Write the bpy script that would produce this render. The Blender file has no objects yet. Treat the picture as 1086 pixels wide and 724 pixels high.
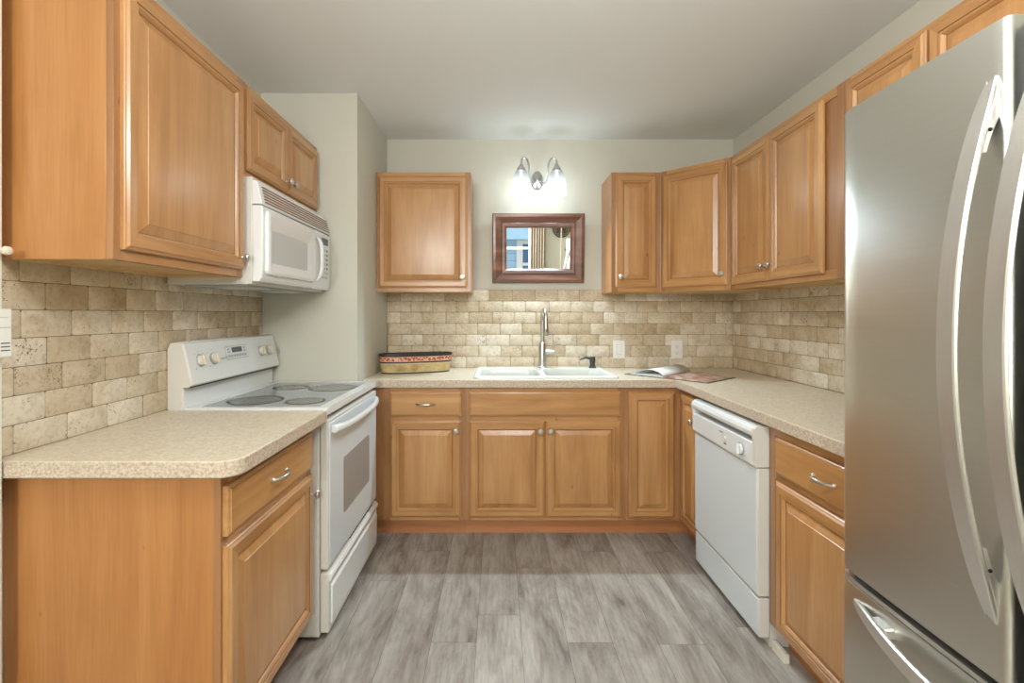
import bpy, bmesh, math, random
from mathutils import Vector, Matrix
random.seed(7)
R = math.radians
PI = math.pi
C = bpy.context.scene.collection
S = bpy.context.scene

# ---------------------------------------------------------------- camera, world, lights, exposure
W_, H_ = 1086, 724
FPX, VX, VY, CAMH = 515.6, 528.7, 332.7, 1.291
cd = bpy.data.cameras.new('camera'); cam = bpy.data.objects.new('camera', cd); C.objects.link(cam)
cam.location = (0, 0, CAMH); cam.rotation_euler = (R(90), 0, 0)
cd.sensor_width = 36; cd.lens = 36 * FPX / W_
cd.shift_x = (W_ / 2 - VX) / W_; cd.shift_y = -(H_ / 2 - VY) / W_
cd.clip_start = 0.02; S.camera = cam
S.view_settings.view_transform = 'Standard'; S.view_settings.look = 'None'
S.view_settings.gamma = 1; S.view_settings.use_curve_mapping = False
S.view_settings.exposure = 0.1

wd = bpy.data.worlds.new('sky'); S.world = wd; wd.use_nodes = True
bg = wd.node_tree.nodes['Background']; bg.inputs[0].default_value = (.78, .89, 1, 1); bg.inputs[1].default_value = 1.7

def lamp(name, kind, loc, energy, color, size=.1, size_y=None, rot=(0, 0, 0), spread=None):
    l = bpy.data.lights.new(name, kind); l.energy = energy; l.color = color
    if kind == 'AREA':
        l.size = size
        if size_y: l.shape = 'RECTANGLE'; l.size_y = size_y
        if spread: l.spread = spread
    elif kind == 'POINT': l.shadow_soft_size = size
    o = bpy.data.objects.new(name, l); o.location = loc; o.rotation_euler = rot; C.objects.link(o); return o
SCONCE_W = 2.3
SCONCE_COL = (.80, .93, 1.0)
for sx in (.150, .387):
    lamp('sconce_bulb_light', 'POINT', (sx, 3.245, 2.135), SCONCE_W, SCONCE_COL, .022)
    sp_ = lamp('sconce_added_spot', 'SPOT', (sx, 3.245, 2.125), 48, (.72, .88, 1), rot=(R(-30), 0, 0))  # spot added inside the sconce to throw light down and spare the wall
    sp_.data.spot_size = R(112); sp_.data.spot_blend = .8; sp_.data.shadow_soft_size = .02
# kitchen lamp, globe hung low to light the ceiling; fill lamp added behind camera
lamp('kitchen_pendant_light', 'POINT', (.22, .62, 2.12), 52, (.97, .98, 1), .13)
lamp('dining_fill_light', 'POINT', (-.75, -2.05, 1.98), 175, (.97, .985, 1), .20)

# ---------------------------------------------------------------- materials
def srgb(r, g, b):
    f = lambda c: (c / 255 / 12.92) if c / 255 <= .04045 else ((c / 255 + .055) / 1.055) ** 2.4
    return (f(r), f(g), f(b), 1)
class NT:
    def __init__(s, name):
        s.m = bpy.data.materials.new(name); s.m.use_nodes = True; s.t = s.m.node_tree; s.n = s.t.nodes; s.b = s.n['Principled BSDF']
    def new(s, t, **k):
        n = s.n.new(t)
        for a, v in k.items(): setattr(n, a, v)
        return n
    def link(s, a, b): s.t.links.new(a, b)
    def coords(s, scale, rnd=0, kind='Object', rot=(0, 0, 0)):
        tc = s.new('ShaderNodeTexCoord'); mp = s.new('ShaderNodeMapping'); mp.inputs['Scale'].default_value = scale
        mp.inputs['Rotation'].default_value = rot
        s.link(tc.outputs[kind], mp.inputs['Vector'])
        if rnd:
            oi = s.new('ShaderNodeObjectInfo'); mu = s.new('ShaderNodeMath', operation='MULTIPLY'); mu.inputs[1].default_value = rnd
            s.link(oi.outputs['Random'], mu.inputs[0]); cx = s.new('ShaderNodeCombineXYZ')
            for i in range(3): s.link(mu.outputs[0], cx.inputs[i])
            s.link(cx.outputs[0], mp.inputs['Location'])
        return mp.outputs[0]
    def noise(s, vec, scale=1, detail=4, rough=.55, dist=0):
        n = s.new('ShaderNodeTexNoise'); n.inputs['Scale'].default_value = scale; n.inputs['Detail'].default_value = detail
        n.inputs['Roughness'].default_value = rough; n.inputs['Distortion'].default_value = dist
        s.link(vec, n.inputs['Vector']); return n.outputs['Fac']
    def ramp(s, fac, stops):
        r = s.new('ShaderNodeValToRGB'); e = r.color_ramp.elements
        while len(e) < len(stops): e.new(.5)
        for el, (p, c) in zip(e, stops): el.position = p; el.color = c if len(c) == 4 else (*c, 1)
        s.link(fac, r.inputs[0]); return r.outputs[0]
    def mix(s, fac, a, b, mode='MIX'):
        n = s.new('ShaderNodeMix', data_type='RGBA', blend_type=mode)
        for sock, v in ((n.inputs[0], fac), (n.inputs[6], a), (n.inputs[7], b)):
            if hasattr(v, 'is_output'): s.link(v, sock)
            else: sock.default_value = v
        return n.outputs[2]
    def math(s, op, a, b=None):
        n = s.new('ShaderNodeMath', operation=op)
        for i, v in enumerate((a, b)):
            if v is None: continue
            if hasattr(v, 'is_output'): s.link(v, n.inputs[i])
            else: n.inputs[i].default_value = v
        return n.outputs[0]
    def bump(s, h, strength=.2, dist=.002):
        n = s.new('ShaderNodeBump'); n.inputs['Strength'].default_value = strength; n.inputs['Distance'].default_value = dist
        s.link(h, n.inputs['Height']); s.link(n.outputs[0], s.b.inputs['Normal'])
    def base(s, c):
        if hasattr(c, 'is_output'): s.link(c, s.b.inputs['Base Color'])
        else: s.b.inputs['Base Color'].default_value = c
    def set(s, rough=.5, metal=0, **k):
        s.b.inputs['Roughness'].default_value = rough; s.b.inputs['Metallic'].default_value = metal
        for a, v in k.items(): s.b.inputs[a].default_value = v
        return s.m
def plain(name, c, rough=.5, metal=0, var=.04, vs=6, **k):
    t = NT(name); v = t.noise(t.coords((vs, vs, vs)), 1, 3)
    c2 = tuple(x * (1 - var * 2) for x in c[:3]) + (1,)
    t.base(t.ramp(v, [(.3, c2), (.7, c)])); return t.set(rough, metal, **k)

def wood(name, lo, mid, hi, axis='z', rough=.34, blotch=.35):
    t = NT(name)
    sc = {'z': (9, 9, .9), 'x': (.9, 9, 9), 'y': (9, .9, 9)}[axis]
    fine = {'z': (120, 120, 5), 'x': (5, 120, 120), 'y': (120, 5, 120)}[axis]
    v = t.coords(sc, 11)
    a = t.noise(v, 1.0, 4, .55, 1.0)
    col = t.ramp(a, [(.28, lo), (.5, mid), (.74, hi)])
    f = t.noise(t.coords(fine, 7), 1, 3, .5)
    fl = t.ramp(f, [(.35, (.80, .76, .72)), (.6, (1, 1, 1))])
    col = t.mix(.38, col, fl, 'MULTIPLY')
    b = t.noise(t.coords((3.2, 3.2, 3.2), 5), 1, 3, .6)
    bl = t.ramp(b, [(.36, (.78, .72, .64)), (.5, (.96, .94, .92)), (.65, (1.04, 1.05, 1.06))])
    col = t.mix(blotch, col, bl, 'MULTIPLY')
    # an occasional little pin knot
    k = t.new('ShaderNodeTexVoronoi'); k.inputs['Scale'].default_value = 1; t.link(t.coords((6, 6, 3.5), 3), k.inputs['Vector'])
    kn = t.ramp(k.outputs['Distance'], [(.02, (.45, .3, .2)), (.05, (1, 1, 1))])
    col = t.mix(.7, col, kn, 'MULTIPLY')
    t.base(col); t.bump(f, .04, .001)
    return t.set(rough, 0, **{'Coat Weight': .5, 'Coat Roughness': .25})
LO, MID, HI = srgb(164, 115, 65), srgb(187, 137, 83), srgb(203, 156, 101)
WV = wood('maple_vertical', LO, MID, HI, 'z')
WH = wood('maple_horizontal', LO, MID, HI, 'x')
WPAN = wood('maple_panel', srgb(170, 120, 69), srgb(188, 138, 85), srgb(201, 154, 101), 'z')
WFR = wood('maple_frame', srgb(146, 100, 60), srgb(166, 118, 74), srgb(182, 134, 88), 'z')
WSIDE = wood('maple_laminate_side', srgb(166, 108, 56), srgb(178, 121, 66), srgb(190, 134, 80), 'z', .4, .2)
GLAZE = wood('brown_glaze', srgb(122, 80, 48), srgb(138, 94, 58), srgb(150, 106, 68), 'z', .45)
WUND = wood('raw_maple_underside', srgb(205, 168, 110), srgb(214, 180, 124), srgb(222, 190, 135), 'y', .6, .1)
WTOE = wood('toe_kick_wood', srgb(176, 112, 66), srgb(190, 126, 78), srgb(200, 138, 88), 'x', .5, .2)
FRAME = wood('red_walnut_frame', srgb(88, 56, 44), srgb(112, 74, 58), srgb(142, 100, 80), 'x', .3, .5)

WALL = plain('cream_wall_paint', srgb(203, 200, 185), .75, 0, .008, 2)
CEIL = plain('white_ceiling_paint', srgb(236, 238, 235), .85, 0, .01, 2)
TRIM = plain('cream_trim_paint', srgb(226, 222, 208), .5, 0, .01)
WHITE = plain('white_enamel', srgb(226, 228, 226), .22, 0, .01, 3, **{'Coat Weight': .3})
WHITED = plain('white_appliance_door', srgb(212, 219, 221), .25, 0, .01, 3)
BISQ = plain('bisque_appliance_side', srgb(210, 206, 197), .4, 0, .01, 3)
CREAM = plain('cream_knob_plastic', srgb(220, 211, 192), .35, 0, .02)
GREY = plain('grey_oven_glass', srgb(150, 151, 149), .18, 0, .03)
LGREY = plain('light_grey_print', srgb(165, 170, 172), .5, 0, .03)
DGREY = plain('dark_grey_print', srgb(90, 95, 98), .4, 0, .03)
BLACK = plain('black_shadow_gap', srgb(22, 22, 23), .5, 0, .1)
PORC = plain('white_sink_enamel', srgb(232, 236, 234), .18, 0, .01)
PORC2 = plain('sink_bowl_enamel', srgb(208, 210, 200), .25, 0, .01)
NICK = plain('brushed_nickel', srgb(205, 202, 195), .3, 1, .05, 40)
NICKD = plain('satin_nickel_fixture', srgb(205, 207, 206), .34, 1, .05, 40)
GUN = plain('gunmetal_plastic', srgb(78, 78, 76), .35, .6, .05)
PLATE = plain('white_wall_plate', srgb(236, 234, 226), .4, 0, .01)

def steel(name, axis, base=(200, 200, 194), rough=.3):
    t = NT(name); sc = {'y': (20, 1.2, 260), 'z': (200, 200, 1.5), 'x': (1.2, 20, 260)}[axis]
    n = t.noise(t.coords(sc), 1, 3)
    b = srgb(*base); d = tuple(x * .97 for x in b[:3])
    t.base(t.ramp(n, [(.3, (*d, 1)), (.7, b)]))
    r = t.new('ShaderNodeMapRange'); r.inputs[3].default_value = rough - .02; r.inputs[4].default_value = rough + .03
    t.link(n, r.inputs[0]); t.link(r.outputs[0], t.b.inputs['Roughness'])
    t.b.inputs['Metallic'].default_value = 1
    return t.m
STEEL = steel('brushed_stainless', 'y', (212, 211, 203), .31)
STEELH = steel('satin_stainless_handle', 'z', (226, 224, 219), .36)
STEELD = plain('dark_steel_edge', srgb(120, 120, 116), .35, 1, .03)

def tone_mat(name): return NT(name)
# travertine
t = NT('tumbled_travertine')
at = t.new('ShaderNodeAttribute', attribute_name='tone'); sep = t.new('ShaderNodeSeparateColor'); t.link(at.outputs['Color'], sep.inputs[0])
base = t.ramp(sep.outputs[0], [(0, srgb(202, 186, 160)), (.25, srgb(215, 203, 181)), (.6, srgb(222, 212, 193)), (1, srgb(229, 221, 206))])
off = t.new('ShaderNodeVectorMath', operation='MULTIPLY_ADD')
tc = t.new('ShaderNodeTexCoord'); t.link(at.outputs['Color'], off.inputs[0]); off.inputs[1].default_value = (7, 5, 9); t.link(tc.outputs['Object'], off.inputs[2])
ns = t.noise(off.outputs[0], 16, 6, .65, .6)
ns0 = t.noise(off.outputs[0], 5, 4, .6, .8)
base = t.mix(.7, base, t.ramp(ns0, [(.36, (.80, .72, .60)), (.5, (.97, .95, .92)), (.62, (1.02, 1.02, 1.02))]), 'MULTIPLY')
base = t.mix(.75, base, t.ramp(ns, [(.3, (.74, .67, .57)), (.45, (.92, .89, .84)), (.65, (1.03, 1.02, 1.0))]), 'MULTIPLY')
ns2 = t.noise(off.outputs[0], 70, 4, .7)
base = t.mix(.5, base, t.ramp(ns2, [(.34, (.66, .59, .50)), (.5, (1, 1, 1))]), 'MULTIPLY')
pit = t.noise(off.outputs[0], 150, 2.5, .55, .8)
mask = t.noise(off.outputs[0], 13, 4, .6)
thr = t.math('ADD', pit, t.math('MULTIPLY', t.math('SUBTRACT', t.math('ADD', mask, t.math('MULTIPLY', sep.outputs[1], .12)), .62), .85))
mk = t.new('ShaderNodeMapRange'); mk.inputs[1].default_value = .655; mk.inputs[2].default_value = .70; t.link(thr, mk.inputs[0]); mk = mk.outputs[0]
base = t.mix(mk, base, srgb(146, 118, 86))
t.base(base); t.bump(t.math('SUBTRACT', ns2, mk), .5, .0015); TILE = t.set(.62)
GROUT = plain('sand_grout', srgb(140, 122, 94), .9, 0, .08, 40)
# laminate counter
def lam(name, a, b, c, s):
    t = NT(name); v = t.coords((1, 1, 1))
    n = t.noise(v, 125 * s, 4, .75, .4); n2 = t.noise(v, 42 * s, 3, .6, 1.2)
    col = t.ramp(n, [(.3, a), (.46, b), (.6, c), (.72, b)])
    col = t.mix(.4, col, t.ramp(n2, [(.35, (.86, .81, .74)), (.6, (1.02, 1.02, 1.02))]), 'MULTIPLY')
    vo = t.new('ShaderNodeTexVoronoi'); vo.inputs['Scale'].default_value = 190 * s; t.link(v, vo.inputs['Vector'])
    col = t.mix(.35, col, t.ramp(vo.outputs['Color'], [(.2, (.78, .72, .66)), (.6, (1.05, 1.05, 1.05))]), 'MULTIPLY')
    t.base(col); return t.set(.42)
LAM = lam('speckled_beige_laminate', srgb(194, 178, 154), srgb(211, 198, 175), srgb(221, 211, 190), .8)
LAME = lam('speckled_laminate_edge', srgb(158, 136, 116), srgb(192, 174, 152), srgb(212, 202, 186), 1)
# glass cooktop
t = NT('speckled_glass_cooktop'); v = t.coords((1, 1, 1)); n = t.noise(v, 160, 3, .8); n2 = t.noise(v, 12, 2)
t.base(t.mix(.5, t.ramp(n, [(.35, srgb(112, 118, 120)), (.5, srgb(160, 166, 166)), (.68, srgb(196, 200, 198))]), t.ramp(n2, [(.3, (.8, .8, .8)), (.7, (1, 1, 1))]), 'MULTIPLY'))
COOK = t.set(.12, 0, **{'Specular IOR Level': .3})
BURN = plain('burner_ring_print', srgb(58, 50, 38), .3, 0, .1, 30, **{'Specular IOR Level': .1})
BURN2 = plain('burner_inner_print', srgb(130, 130, 124), .2, 0, .12, 60, **{'Specular IOR Level': .2})
# floor planks
t = NT('grey_oak_planks')
at = t.new('ShaderNodeAttribute', attribute_name='tone'); sep = t.new('ShaderNodeSeparateColor'); t.link(at.outputs['Color'], sep.inputs[0])
off = t.new('ShaderNodeVectorMath', operation='MULTIPLY_ADD'); tc = t.new('ShaderNodeTexCoord'); t.link(at.outputs['Color'], off.inputs[0])
off.inputs[1].default_value = (13, 17, 5); t.link(tc.outputs['Object'], off.inputs[2])
mp = t.new('ShaderNodeMapping'); mp.inputs['Scale'].default_value = (7, 1.8, 1); t.link(off.outputs[0], mp.inputs['Vector'])
a = t.noise(mp.outputs[0], 1, 9, .72, .5)
mp2 = t.new('ShaderNodeMapping'); mp2.inputs['Scale'].default_value = (80, 7, 1); t.link(off.outputs[0], mp2.inputs['Vector'])
b = t.noise(mp2.outputs[0], 1, 4, .6)
col = t.ramp(a, [(.30, srgb(106, 97, 88)), (.42, srgb(146, 138, 129)), (.53, srgb(168, 162, 154)), (.70, srgb(188, 184, 177))])
col = t.mix(.6, col, t.ramp(b, [(.36, (.68, .65, .62)), (.56, (1.02, 1.02, 1.02))]), 'MULTIPLY')
col = t.mix(.8, col, t.ramp(sep.outputs[0], [(0, (.84, .82, .80)), (.5, (.95, .94, .93)), (1, (1.05, 1.05, 1.05))]), 'MULTIPLY')
vo = t.new('ShaderNodeTexVoronoi'); mp3 = t.new('ShaderNodeMapping'); mp3.inputs['Scale'].default_value = (4.5, 1.5, 1); t.link(off.outputs[0], mp3.inputs['Vector'])
ds = t.new('ShaderNodeVectorMath', operation='ADD'); t.link(mp3.outputs[0], ds.inputs[0])
nz = t.new('ShaderNodeTexNoise'); nz.inputs['Scale'].default_value = 9; t.link(off.outputs[0], nz.inputs['Vector'])
sc_ = t.new('ShaderNodeVectorMath', operation='SCALE'); sc_.inputs['Scale'].default_value = .12; t.link(nz.outputs['Color'], sc_.inputs[0]); t.link(sc_.outputs[0], ds.inputs[1])
t.link(ds.outputs[0], vo.inputs['Vector']); vo.inputs['Scale'].default_value = 1
col = t.mix(.75, col, t.ramp(vo.outputs['Distance'], [(.025, (.34, .30, .27)), (.07, (.78, .75, .72)), (.18, (1, 1, 1))]), 'MULTIPLY')
t.base(col); t.bump(b, .12, .001); PLANK = t.set(.5)
SEAM = plain('dark_plank_seam', srgb(84, 76, 68), .8, 0, .05)
# mirror, basket, book, lamps
MIRR = NT('mirror_glass'); MIRR.base((.92, .94, .94, 1)); MIRR = MIRR.set(.0, 1)
t = NT('carved_red_band'); n = t.new('ShaderNodeTexVoronoi'); n.inputs['Scale'].default_value = 70; t.link(t.coords((1, 1, 1)), n.inputs['Vector'])
t.base(t.ramp(n.outputs['Distance'], [(.15, srgb(120, 44, 34)), (.45, srgb(190, 92, 76)), (.7, srgb(222, 176, 150))])); t.bump(n.outputs['Distance'], .5, .003); RED = t.set(.6)
t = NT('woven_tan_cane'); n = t.new('ShaderNodeTexVoronoi'); n.inputs['Scale'].default_value = 60; t.link(t.coords((1, 1, 1)), n.inputs['Vector'])
nn = t.noise(t.coords((12, 12, 12)), 1, 4)
t.base(t.mix(.5, t.ramp(nn, [(.35, srgb(158, 132, 80)), (.6, srgb(196, 174, 122))]), t.ramp(n.outputs['Distance'], [(.1, (.7, .6, .45)), (.5, (1, 1, 1))]), 'MULTIPLY')); t.bump(n.outputs['Distance'], .4, .002); CANE = t.set(.6)
BKB = plain('black_lacquer_rim', srgb(44, 38, 36), .4, 0, .15, 30)
LEATH = plain('pale_edge_binding', srgb(206, 188, 150), .6, 0, .1, 20)
PAPER = plain('white_paper', srgb(232, 232, 226), .6, 0, .02)
COVER = plain('grey_book_cover', srgb(96, 88, 80), .45, 0, .1)
t = NT('food_photo_page'); n = t.new('ShaderNodeTexVoronoi'); n.inputs['Scale'].default_value = 26; t.link(t.coords((1, 1, 1)), n.inputs['Vector'])
nn = t.noise(t.coords((1, 1, 1)), 18, 5, .6, .6)
t.base(t.mix(.45, t.ramp(nn, [(.32, srgb(110, 74, 58)), (.43, srgb(176, 128, 108)), (.52, srgb(206, 170, 152)), (.6, srgb(228, 216, 202))]), t.ramp(n.outputs['Distance'], [(.2, (1, .99, .97)), (.6, (.62, .50, .44))]), 'MULTIPLY')); FOOD = t.set(.35)
t = NT('printed_text_page'); w = t.new('ShaderNodeTexWave'); w.bands_direction = 'Y'; w.inputs['Scale'].default_value = 28; t.link(t.coords((1, 1, 1)), w.inputs['Vector'])
t.base(t.ramp(w.outputs['Fac'], [(.8, srgb(232, 233, 228)), (.95, srgb(196, 196, 194))])); TEXT = t.set(.55)
def shade_mat():
    m = bpy.data.materials.new('frosted_lamp_glass'); m.use_nodes = True; t = m.node_tree; t.nodes.clear()
    o = t.nodes.new('ShaderNodeOutputMaterial'); tr = t.nodes.new('ShaderNodeBsdfTransparent'); tr.inputs[0].default_value = (.95, .98, 1, 1)
    em = t.nodes.new('ShaderNodeEmission'); em.inputs[0].default_value = (.93, .98, 1, 1)
    geo = t.nodes.new('ShaderNodeTexCoord'); sx = t.nodes.new('ShaderNodeSeparateXYZ'); t.links.new(geo.outputs['Object'], sx.inputs[0])
    mr = t.nodes.new('ShaderNodeMapRange'); mr.inputs[1].default_value = .175; mr.inputs[2].default_value = .085; mr.inputs[3].default_value = .25; mr.inputs[4].default_value = 1.7
    t.links.new(sx.outputs[2], mr.inputs[0]); t.links.new(mr.outputs[0], em.inputs[1])
    gl = t.nodes.new('ShaderNodeBsdfGlossy'); gl.inputs['Roughness'].default_value = .15
    a = t.nodes.new('ShaderNodeMixShader'); a.inputs[0].default_value = .42; t.links.new(tr.outputs[0], a.inputs[1]); t.links.new(em.outputs[0], a.inputs[2])
    b = t.nodes.new('ShaderNodeMixShader'); b.inputs[0].default_value = .06; t.links.new(a.outputs[0], b.inputs[1]); t.links.new(gl.outputs[0], b.inputs[2])
    t.links.new(b.outputs[0], o.inputs[0]); return m
SHADE = shade_mat()
def emis(name, c, s):
    t = NT(name); t.base(c); t.b.inputs['Emission Color'].default_value = c; t.b.inputs['Emission Strength'].default_value = s; return t.set(.4)
def glow_glass(name, c, e, tr):
    m = bpy.data.materials.new(name); m.use_nodes = True; t = m.node_tree; t.nodes.clear()
    o = t.nodes.new('ShaderNodeOutputMaterial'); a = t.nodes.new('ShaderNodeMixShader'); a.inputs[0].default_value = tr
    em = t.nodes.new('ShaderNodeEmission'); em.inputs[0].default_value = c; em.inputs[1].default_value = e; b = t.nodes.new('ShaderNodeBsdfTransparent')
    t.links.new(em.outputs[0], a.inputs[1]); t.links.new(b.outputs[0], a.inputs[2]); t.links.new(a.outputs[0], o.inputs[0]); return m
BULB = glow_glass('glowing_bulb', (.95, .98, 1, 1), 5, .85)
GLOBE = glow_glass('lit_opal_globe', (1, .96, .9, 1), 2.5, .8)
CURT = plain('beige_curtain', srgb(200, 186, 166), .9, 0, .05)
t = NT('blue_clapboard_siding'); w = t.new('ShaderNodeTexWave'); w.bands_direction = 'Z'; w.wave_profile = 'SAW'; w.inputs['Scale'].default_value = 1.6; t.link(t.coords((1, 1, 1)), w.inputs['Vector'])
t.base(t.ramp(w.outputs['Fac'], [(.0, srgb(120, 150, 170)), (.12, srgb(160, 188, 204)), (1, srgb(168, 196, 210))])); SIDING = t.set(.7)
DPANE = plain('dark_blue_window_pane', srgb(90, 120, 150), .1, 0, .05)
SOFF = plain('pale_blue_eave_paint', srgb(176, 206, 220), .7)
BRONZE = plain('aged_bronze', srgb(96, 84, 66), .45, .7, .15, 40)

# ---------------------------------------------------------------- mesh helpers
class MB:
    def __init__(s): s.bm = bmesh.new(); s.mats = []
    def mi(s, m):
        if m not in s.mats: s.mats.append(m)
        return s.mats.index(m)
    def face(s, vs, m):
        try: f = s.bm.faces.new(vs)
        except ValueError: return None
        f.material_index = s.mi(m); return f
    def box(s, x0, x1, y0, y1, z0, z1, m):
        v = [s.bm.verts.new(p) for p in ((x0, y0, z0), (x1, y0, z0), (x1, y1, z0), (x0, y1, z0), (x0, y0, z1), (x1, y0, z1), (x1, y1, z1), (x0, y1, z1))]
        fs = [s.face([v[i] for i in q], m) for q in ((0, 3, 2, 1), (4, 5, 6, 7), (0, 1, 5, 4), (1, 2, 6, 5), (2, 3, 7, 6), (3, 0, 4, 7))]
        return v, fs
    def loops(s, loops, m, cap0=True, cap1=True, closed=True):
        """skin consecutive vertex loops; m is one material or one per band"""
        L = [[s.bm.verts.new(p) for p in lp] for lp in loops]; n = len(L[0])
        for i in range(len(L) - 1):
            mm = m[i] if isinstance(m, (list, tuple)) else m
            for j in range(n if closed else n - 1):
                k = (j + 1) % n
                mj = mm[j] if isinstance(mm, (list, tuple)) else mm
                s.face([L[i][j], L[i][k], L[i + 1][k], L[i + 1][j]], mj)
        m0 = m[0] if isinstance(m, (list, tuple)) else m; m1 = m[-1] if isinstance(m, (list, tuple)) else m
        if isinstance(m0, (list, tuple)): m0 = m0[0]
        if isinstance(m1, (list, tuple)): m1 = m1[0]
        if cap0: s.face(list(reversed(L[0])), m0)
        if cap1: s.face(L[-1], m1)
        return L
    def prism(s, pts, z0, z1, m):
        return s.loops([[(x, y, z0) for x, y in pts], [(x, y, z1) for x, y in pts]], m)
    def lathe(s, prof, m, o=(0, 0, 0), ax='z', n=24, cap0=True, cap1=True):
        lp = []
        for r, h in prof:
            r = max(r, 1e-4); l = []
            for i in range(n):
                a = 2 * PI * i / n; c, d = r * math.cos(a), r * math.sin(a)
                p = {'z': (c, d, h), 'y': (d, h, c), 'x': (h, c, d)}[ax]
                l.append(tuple(p[k] + o[k] for k in range(3)))
            lp.append(l)
        return s.loops(lp, m, cap0, cap1)
    def tube(s, path, r, m, n=12, rx=None):
        P = [Vector(p) for p in path]; lp = []; up = Vector((0, 0, 1)); prev = None
        for i, p in enumerate(P):
            d = (P[min(i + 1, len(P) - 1)] - P[max(i - 1, 0)]).normalized()
            if prev is None:
                a = up if abs(d.dot(up)) < .95 else Vector((1, 0, 0)); u = d.cross(a).normalized()
            else: u = (prev - d * prev.dot(d)).normalized()
            w = d.cross(u); prev = u
            rr = r[i] if isinstance(r, (list, tuple)) else r
            lp.append([tuple(p + u * (math.cos(2 * PI * k / n) * rr) + w * (math.sin(2 * PI * k / n) * rr)) for k in range(n)])
        s.loops(lp, m)
    def holed(s, outer, holes, z0, z1, mtop, mside, mhole=None):
        """flat plate with holes between z0 and z1"""
        for z in (z0, z1):
            ed = []
            for lp in [outer] + holes:
                vs = [s.bm.verts.new((x, y, z)) for x, y in lp]
                ed += [s.bm.edges.new((vs[i], vs[(i + 1) % len(vs)])) for i in range(len(vs))]
            g = bmesh.ops.triangle_fill(s.bm, use_beauty=True, use_dissolve=False, edges=ed)
            for f in g['geom']:
                if isinstance(f, bmesh.types.BMFace): f.material_index = s.mi(mtop)
        for q, lp in enumerate([outer] + holes):
            mm = mside if q == 0 else (mhole or mside)
            s.loops([[(x, y, z0) for x, y in lp], [(x, y, z1) for x, y in lp]], mm, False, False)
    def build(s, name, parent=None, loc=None, rot=None, bevel=0, smooth=True, seg=2, ang=35, recalc=True):
        bmesh.ops.remove_doubles(s.bm, verts=s.bm.verts, dist=1e-6)
        if recalc: bmesh.ops.recalc_face_normals(s.bm, faces=s.bm.faces)
        me = bpy.data.meshes.new(name); s.bm.to_mesh(me); s.bm.free()
        for m in s.mats: me.materials.append(m)
        if smooth:
            me.shade_smooth(); me.set_sharp_from_angle(angle=R(ang))
        o = bpy.data.objects.new(name, me); C.objects.link(o)
        if loc: o.location = loc
        if rot: o.rotation_euler = rot
        if parent: o.parent = parent
        if bevel:
            b = o.modifiers.new('bevel', 'BEVEL'); b.width = bevel; b.segments = seg; b.limit_method = 'ANGLE'; b.angle_limit = R(30)
            b.harden_normals = False
        return o
def rrect(x0, x1, y0, y1, r, n=6):
    out = []
    for cx, cy, a0 in ((x1 - r, y1 - r, 0), (x0 + r, y1 - r, 90), (x0 + r, y0 + r, 180), (x1 - r, y0 + r, 270)):
        for i in range(n + 1):
            a = R(a0 + 90 * i / n); out.append((cx + r * math.cos(a), cy + r * math.sin(a)))
    return out
def thing(name, label, cat, loc=(0, 0, 0), rz=0, group=None):
    o = bpy.data.objects.new(name, None); C.objects.link(o); o.location = loc; o.rotation_euler = (0, 0, rz); o.empty_display_size = .05
    o['label'] = label; o['category'] = cat
    if group: o['group'] = group
    return o
def tag(o, label, cat, group=None):
    o['label'] = label; o['category'] = cat
    if group: o['group'] = group
    return o
def struct(o): o['kind'] = 'structure'; return o

# ---------------------------------------------------------------- room shell
XL, XR, YB, ZC, YR = -1.312, 1.643, 3.403, 2.51, -2.6
XT = -1.302           # left tile face
XC, YC = -.780, 2.685  # corner of the boxed-out column
m = MB(); m.box(XL - .1, XR + .1, YR - .1, YB + .1, ZC, ZC + .1, CEIL); struct(m.build('ceiling'))
m = MB(); m.box(XL - .1, XR + .1, YB, YB + .1, 0, ZC, WALL); struct(m.build('wall_back'))
m = MB(); m.box(XL - .1, XL, YR, YB, 0, ZC, WALL); struct(m.build('wall_left'))
m = MB(); m.box(XR, XR + .1, YR, YB, 0, ZC, WALL); struct(m.build('wall_right'))
m = MB(); m.box(XL, XC, YC, YB, 0, ZC, WALL); struct(m.build('wall_column'))
# rear wall with two window openings (seen in the mirror)
WN = [(-.70, .612, 1.02, 2.12), (1.262, 1.56, 1.02, 1.60)]
m = MB()
m.box(XL, WN[0][0], YR - .1, YR, 0, ZC, WALL); m.box(WN[0][0], WN[0][1], YR - .1, YR, 0, WN[0][2], WALL)
m.box(WN[0][0], WN[0][1], YR - .1, YR, WN[0][3], ZC, WALL); m.box(WN[0][1], WN[1][0], YR - .1, YR, 0, ZC, WALL)
m.box(WN[1][0], WN[1][1], YR - .1, YR, 0, WN[1][2], WALL); m.box(WN[1][0], WN[1][1], YR - .1, YR, WN[1][3], ZC, WALL)
m.box(WN[1][1], XR, YR - .1, YR, 0, ZC, WALL); struct(m.build('wall_rear'))
for i, (a, b, c, d) in enumerate(WN):
    m = MB(); w = .035
    for q in ((a, a + w, c, d), (b - w, b, c, d), (a, b, c, c + w), (a, b, d - w, d)): m.box(q[0], q[1], YR - .08, YR - .02, q[2], q[3], TRIM)
    if i == 0: m.box(a, b, YR - .08, YR - .01, 1.585, 1.635, TRIM)
    struct(m.build('window_%d' % (i + 1), bevel=.003))

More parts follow.
